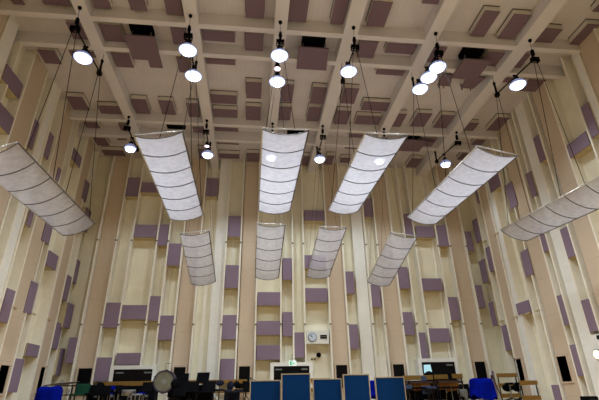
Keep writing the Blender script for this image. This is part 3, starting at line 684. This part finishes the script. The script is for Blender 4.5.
cover(480.5, 378.8, 15.0, R2, .74, .62, .6, 'bright blue cover over percussion left of the tall guard rail', seed=8)
cover(371.6, 381.2, 15.6, R2, .30, .5, .3, 'sliver of bright blue cover between fourth and fifth screens', seed=5)

# left percussion
Yc = 15.1
c = onY(62, 383.3, Yc)
t = thing('cymbal', 'large thin dark cymbal edge-on above the wooden table at left', 'cymbal', (c.x, Yc, R2))
H = c.z-R2; R = Matrix.Rotation(math.radians(-6), 3, 'Y')
MB().lathe([(.001, .05), (.06, .045), (.09, .01), (.50, -.012), (.50, -.018), (.09, .0), (.001, .03)], (0, 0, H), 30, rot=R).build('plate', 'grey', t, smooth=True)
MB().tube([(0, 0, .3), (0, 0, H+.09)], .012).build('pole', 'chrome', t)
for a in (30, 150, 270): MB().tube([(0, 0, .35), (.28*math.cos(math.radians(a)), .28*math.sin(math.radians(a)), .02)], .012).build('leg', 'dark', t)
MB().tube([(0, 0, H+.04), (.0, 0, H+.10)], .02).build('wing_nut', 'chrome', t)
Yt = 16.0; c = onY(67, 385, Yt)
t = thing('percussion_table', 'dark wooden table with pale cups, below the cymbal', 'table', (c.x, Yt, R2)); H = c.z-R2
MB().box(-.28, .28, -.2, .2, H-.04, H).build('table_top', 'dwood', t, bevel=.008)
MB().box(-.26, .26, -.18, .18, H-.32, H-.29).build('shelf', 'dwood', t)
for sx in (-1, 1):
    for sy in (-1, 1): MB().box(sx*.25-.02, sx*.25+.02, sy*.17-.02, sy*.17+.02, 0, H-.04).build('leg', 'dwood', t)
for dx, lab in ((-.12, 'pale cup on shelf of dark table, left one'), (.07, 'pale cup on shelf of dark table, right one')):
    o = MB().lathe([(.03, 0), (.04, .02), (.055, .15), (.05, .15), (.035, .03), (.001, .02)], n=14).build('cup', 'clockw', smooth=True)
    o.location = (c.x+dx, Yt, R2+H-.29); tag(o, lab, 'cup', 'cups under the cymbal')
stack_chair(81.3, 383.5, 15.3, R2, 'green upholstered chair at left beside the dark table', .43, .34, 'green', frame='dark')
# dark cluster behind the rail at left
stack_chair(95, 384.5, 15.2, R2, 'black chair immediately right of the green chair', .42, .32, 'black', frame='dark')
stack_chair(110.5, 385.8, 15.2, R2, 'small blue-backed chair under the long left guard rail', .20, .12, 'blue')
stack_chair(143, 388.8, 15.2, R2, 'low blue-backed chair left of the bass drum', .20, .12, 'blue')
swivel_chair(101, 385.3, 15.5, R2, 'black swivel chair left of the small blue chair', .26, .2, mt='black', rz=.4)
swivel_chair(119, 391, 14.9, R2, 'black swivel chair under middle of long left guard rail', .34, .24, mt='black', rz=-.3)
def drum(px, py, Y, base, r, h, label, mt='chrome'):
    c = onY(px, py, Y); H = c.z-base
    t = thing('drum', label, 'drum', (c.x, Y, base), 'drums on stands')
    MB().lathe([(r*.98, H), (r, H-.01), (r, H-h), (r*.98, H-h-.005)], n=24).build('shell', mt, t, smooth=True)
    MB().lathe([(.001, H+.006), (r*.97, H+.006), (r*1.04, H-.01), (r*1.04, H-.035), (r, H-.035)], n=24).build('drum_head', 'grey', t)
    for k in range(8):
        a = k*PI/4; MB().box(r*math.cos(a)*1.03-.012, r*math.cos(a)*1.03+.012, r*math.sin(a)*1.03-.012, r*math.sin(a)*1.03+.012, H-h*.9, H-.03).build('lug', 'chrome', t)
    for k in range(3):
        a = k*2*PI/3+.5; MB().tube([(0, 0, .3), (.3*math.cos(a), .3*math.sin(a), .02)], .012).build('leg', 'chrome', t)
    MB().tube([(0, 0, .28), (0, 0, H-h)], .014).build('pole', 'chrome', t)
drum(129, 390, 14.9, R2, .20, .16, 'chrome side drum on stand left of the bass drum')
drum(137, 394, 14.7, R2, .16, .2, 'smaller dark drum between side drum and bass drum', 'dark')
music_stand(122, 390, 15.4, R2, 'black music stand behind the chrome side drum', .4, .26)
music_stand(148, 387, 15.2, R2, 'black music stand immediately left of bass drum', .36, .3)
music_stand(104, 391, 14.9, R2, 'black music stand below left end of long guard rail', .4, .26)
# bass drum
Yd = 14.6; c = onY(165.0, 381.6, Yd)
t = thing('bass_drum', 'big upright bass drum with pale skin and dark violet shell', 'drum', (c.x, Yd, R2)); H = c.z-R2
MB().lathe([(.285, .18), (.325, .18), (.33, .15), (.33, -.15), (.325, -.18), (.285, -.18)], (0, 0, H), 40, axis='y', cap=False).build('shell', 'hoop', t)
MB().lathe([(.001, .165), (.295, .165), (.295, .13), (.001, .13)], (0, 0, H), 40, axis='y').build('drum_head', 'skin', t)
MB().lathe([(.001, .172), (.075, .172), (.075, .165), (.001, .165)], (0, 0, H), 24, axis='y').build('centre_patch', 'slot', t)
for k in range(10):
    a = k*PI/5+.2; MB().tube([(.335*math.cos(a), -.2, H+.335*math.sin(a)), (.335*math.cos(a), .2, H+.335*math.sin(a))], .012, 6).build('tension_rod', 'dark', t)
MB().tube([(0, -.17, H+.32), (0, -.17, H+.52), (.15, -.17, H+.52)], .012).build('beater_hook', 'chrome', t)
for s in (-1, 1): MB().tube([(s*.28, -.2, .02), (s*.2, 0, H-.36), (s*.28, .2, .02)], .02).build('leg', 'dark', t)
c = onY(174.5, 383.6, 14.2)
t = thing('cymbal', 'small round black cymbal overlapping right side of bass drum', 'cymbal', (c.x, 14.3, R2)); H = c.z-R2
MB().lathe([(.001, .02), (.05, .02), (.13, 0), (.13, -.006), (.001, .01)], (0, 0, H), 20, axis='y').build('plate', 'black', t, smooth=True)
MB().tube([(0, .01, .02), (0, .01, H)], .012).build('pole', 'dark', t)
MB().lathe([(.001, 0), (.18, 0), (.18, .02), (.001, .03)], n=18).build('base', 'dark', t)
# black cluster of stands and chairs, middle left
music_stand(181.5, 379.8, 15.4, R2, 'wide black music stand right of the bass drum', .46, .40, 12)
music_stand(203, 377.6, 15.4, R2, 'tall black music stand tilted against the pale wall', .42, .34, 20, rz=-.15)
music_stand(209, 386.5, 15.0, R2, 'low black music stand in front of the tall tilted one', .42, .34, 20)
music_stand(190, 387.0, 14.9, R2, 'broad low black music stand centre left', .55, .34, 20)
music_stand(177, 391.5, 14.6, R2, 'lowest black music stand below the bass drum', .55, .3, 20)
stack_chair(198, 384.5, 15.6, R2, 'black chair between the two tall music stands', .5, .3, 'black', frame='dark')
stack_chair(186, 389.5, 15.4, R2, 'black chair below the wide music stand', .5, .3, 'black', frame='dark')
c = onY(168.5, 392.5, 14.5)
o = MB().lathe([(.03, 0), (.045, .03), (.045, .1), (.03, .13), (.001, .13)], n=12).build('hand_bell', 'brass', smooth=True)
swivel_chair(219.6, 382.8, 15.7, R2, 'swivel chair with level oval back, left of two', .29, .19, .52, .34, rz=.0)
swivel_chair(227.6, 385.6, 15.4, R2, 'swivel chair with round back turned sideways, right of two', .26, .30, .50, .30, rz=-.5)
swivel_chair(239.5, 384.6, 15.9, R2, 'black swivel chair below the dark pilaster window left of screens', .28, .24, mt='black', rz=.6)
o.location = (c.x, 14.5, R2); tag(o, 'small brass hand bell below the bass drum', 'bell')
stack_chair(234, 391.6, 14.9, R2, 'navy padded chair in front of the swivel chairs', .50, .28, 'navy', rz=.3, frame='dark')
stack_chair(205, 392.5, 14.6, R2, 'black chair at frame bottom left of the swivel chairs', .5, .3, 'black', frame='dark')
music_stand(246.5, 386.5, 15.3, R2, 'dark music stand just left of the first screen', .26, .34, 15, rz=.5)
c = onY(238.5, 386.4, 15.2)
def case(pxa, pxb, py, Y, label, d=.5):
    A = onY(pxa, py, Y-d/2); B = onY(pxb, py, Y-d/2); hw = (B.x-A.x)/2; H = A.z-R2
    t = thing('equipment_case', label, 'case', ((A.x+B.x)/2, Y, R2), 'black equipment cases on the upper riser')
    MB().box(-hw, hw, -d/2, d/2, .08, H).build('body', 'black', t, bevel=.01)
    for x in (-hw, hw): MB().box(x-.02, x+.02, -d/2-.006, -d/2+.03, .08, H+.004).build('edge_strip', 'dark', t)
    for x in (-hw*.5, hw*.5): MB().box(x-.05, x+.05, -d/2-.012, -d/2, H*.5, H*.5+.07).build('latch', 'grey', t)
    for sx in (-1, 1):
        for sy in (-1, 1): MB().lathe([(.001, .02), (.04, .02), (.04, -.02), (.001, -.02)], (sx*(hw-.08), sy*(d/2-.08), .04), 12, axis='x').build('castor', 'dark', t)
case(89, 121, 385.8, 16.15, 'long black equipment case under left part of guard rail')
case(123, 156, 386.2, 16.15, 'long black equipment case between chrome drum and bass drum')
case(170, 213, 385.5, 16.15, 'black equipment case behind the central music stands')
case(404.5, 436, 384, 16.3, 'black equipment case behind the left marimba')
case(438, 468, 384.5, 16.3, 'black equipment case behind the right marimba')
# microphone boom just over the first screen
c = onY(254, 377, 14.2)
t = thing('microphone_stand', 'thin boom microphone rising over the leftmost blue screen', 'microphone stand', (c.x-.1, 14.35, R2)); H = c.z-R2
MB().tube([(0, 0, .03), (0, 0, H)], .010).build('pole', 'dark', t)
MB().tube([(-.1, 0, H+.02), (.2, 0, H-.12)], .008).build('boom', 'dark', t)
MB().tube([(.2, 0, H-.12), (.28, 0, H-.16)], .018).build('microphone', 'dark', t)
MB().lathe([(.001, 0), (.14, 0), (.14, .02), (.001, .03)], n=18).build('base', 'dark', t)

# marimbas and chairs on the right
def marimba(pxa, pxb, py, Y, label, tubes=12):
    A = onY(pxa, py, Y); B = onY(pxb, py, Y); c = (A.x+B.x)/2; hw = (B.x-A.x)/2; H = A.z-R2
    t = thing('marimba', label, 'marimba', (c, Y, R2), 'marimbas on the rear riser')
    MB().box(-hw, hw, -.30, -.26, H-.08, H-.02).box(-hw, hw, .26, .30, H-.08, H-.02).box(-hw, -hw+.05, -.3, .3, H-.1, H-.02).box(hw-.05, hw, -.3, .3, H-.1, H-.02).build('frame', 'dwood', t)
    n = tubes*2
    for i in range(n):
        x = -hw+.06+(2*hw-.12)*(i+.5)/n; l = .26-.10*i/n
        MB().box(x-.5*(2*hw-.12)/n+.004, x+.5*(2*hw-.12)/n-.004, -l, l, H-.015, H+.008).build('bar', 'rose', t)
    for i in range(tubes):
        x = -hw+.08+(2*hw-.16)*(i+.5)/tubes; l = .45-.22*i/tubes
        MB().tube([(x, -.1, H-.04), (x, -.1, H-.04-l)], .45*(2*hw-.16)/tubes, 10).build('resonator', 'brass', t)
    for sx in (-1, 1):
        for sy in (-1, 1): MB().box(sx*(hw-.03)-.025, sx*(hw-.03)+.025, sy*.28-.02, sy*.28+.02, 0, H-.02).build('leg', 'dwood', t)
marimba(405, 431, 381.2, 15.6, 'marimba with orange brass tubes, left, beside the rightmost screen')
marimba(433, 459, 380.6, 15.4, 'marimba with orange brass tubes, right, beside the blue cover')
stack_chair(409.3, 384.8, 14.8, R2, 'slate blue chair beside the right edge of screens', .34, .27, 'slate', frame='dark')
stack_chair(429, 385.6, 14.8, R2, 'slate blue chair between the two marimbas', .34, .26, 'slate', frame='dark')
stack_chair(443, 389.5, 14.7, R2, 'black chair before the right marimba', .42, .3, 'black', frame='dark')
stack_chair(418.5, 390.5, 14.6, R2, 'black chair between the two slate blue chairs', .42, .3, 'black', frame='dark')
stack_chair(455, 391, 14.6, R2, 'black chrome-legged chair left of the right blue cover', .42, .3, 'black')
music_stand(424, 379.2, 16.0, R2, 'small grey music stand behind left marimba', .2, .2, 15, mt='slate')
music_stand(450.5, 378, 16.0, R2, 'narrow black music stand between two short guard rails', .14, .3, 10)
drum(463, 389.5, 15.0, R2, .12, .22, 'pale narrow drum left of the right blue cover', 'slot')
swivel_chair(510, 387.8, 14.9, R2, 'black oval-backed swivel chair, left of pair by tall guard rail', .38, .25, .55, .3, mt='black')
swivel_chair(519.6, 387.8, 14.9, R2, 'black oval-backed swivel chair, right of pair by tall guard rail', .38, .25, .55, .3, mt='black')
# wooden easel before the right corner panel
t = thing('folding_easel', 'brown wooden folding easel against the lowest corner panel', 'easel', (X_(493.5, 15.6), 15.6, R2))
H = Zc(494, 375, 15.6)-R2
for s in (-1, 1): MB().tube([(s*.18, -.1, 0), (s*.02, 0, H)], .02, 6).build('leg', 'dwood', t)
MB().tube([(0, .25, 0), (0, 0, H)], .02, 6).build('leg', 'dwood', t); MB().box(-.12, .12, -.09, -.05, H*.55, H*.60).build('crossbar', 'wood', t)
# loudspeaker at lower right
c = onY(588.5, 396.2, 11.0)
t = thing('loudspeaker', 'black loudspeaker top at lower right by right wall', 'loudspeaker', (c.x, 11.0, 0)); H = c.z
MB().box(-.15, .15, -.14, .14, H-.5, H).build('cabinet', 'black', t, bevel=.02)
MB().box(-.12, .12, -.155, -.14, H-.46, H-.04).build('front_plate', 'dark', t)
MB().tube([(0, 0, .05), (0, 0, H-.5)], .02).build('pole', 'dark', t)
for k in range(3):
    a = k*2*PI/3+.5; MB().tube([(0, 0, .4), (.35*math.cos(a), .35*math.sin(a), .02)], .014).build('leg', 'dark', t)
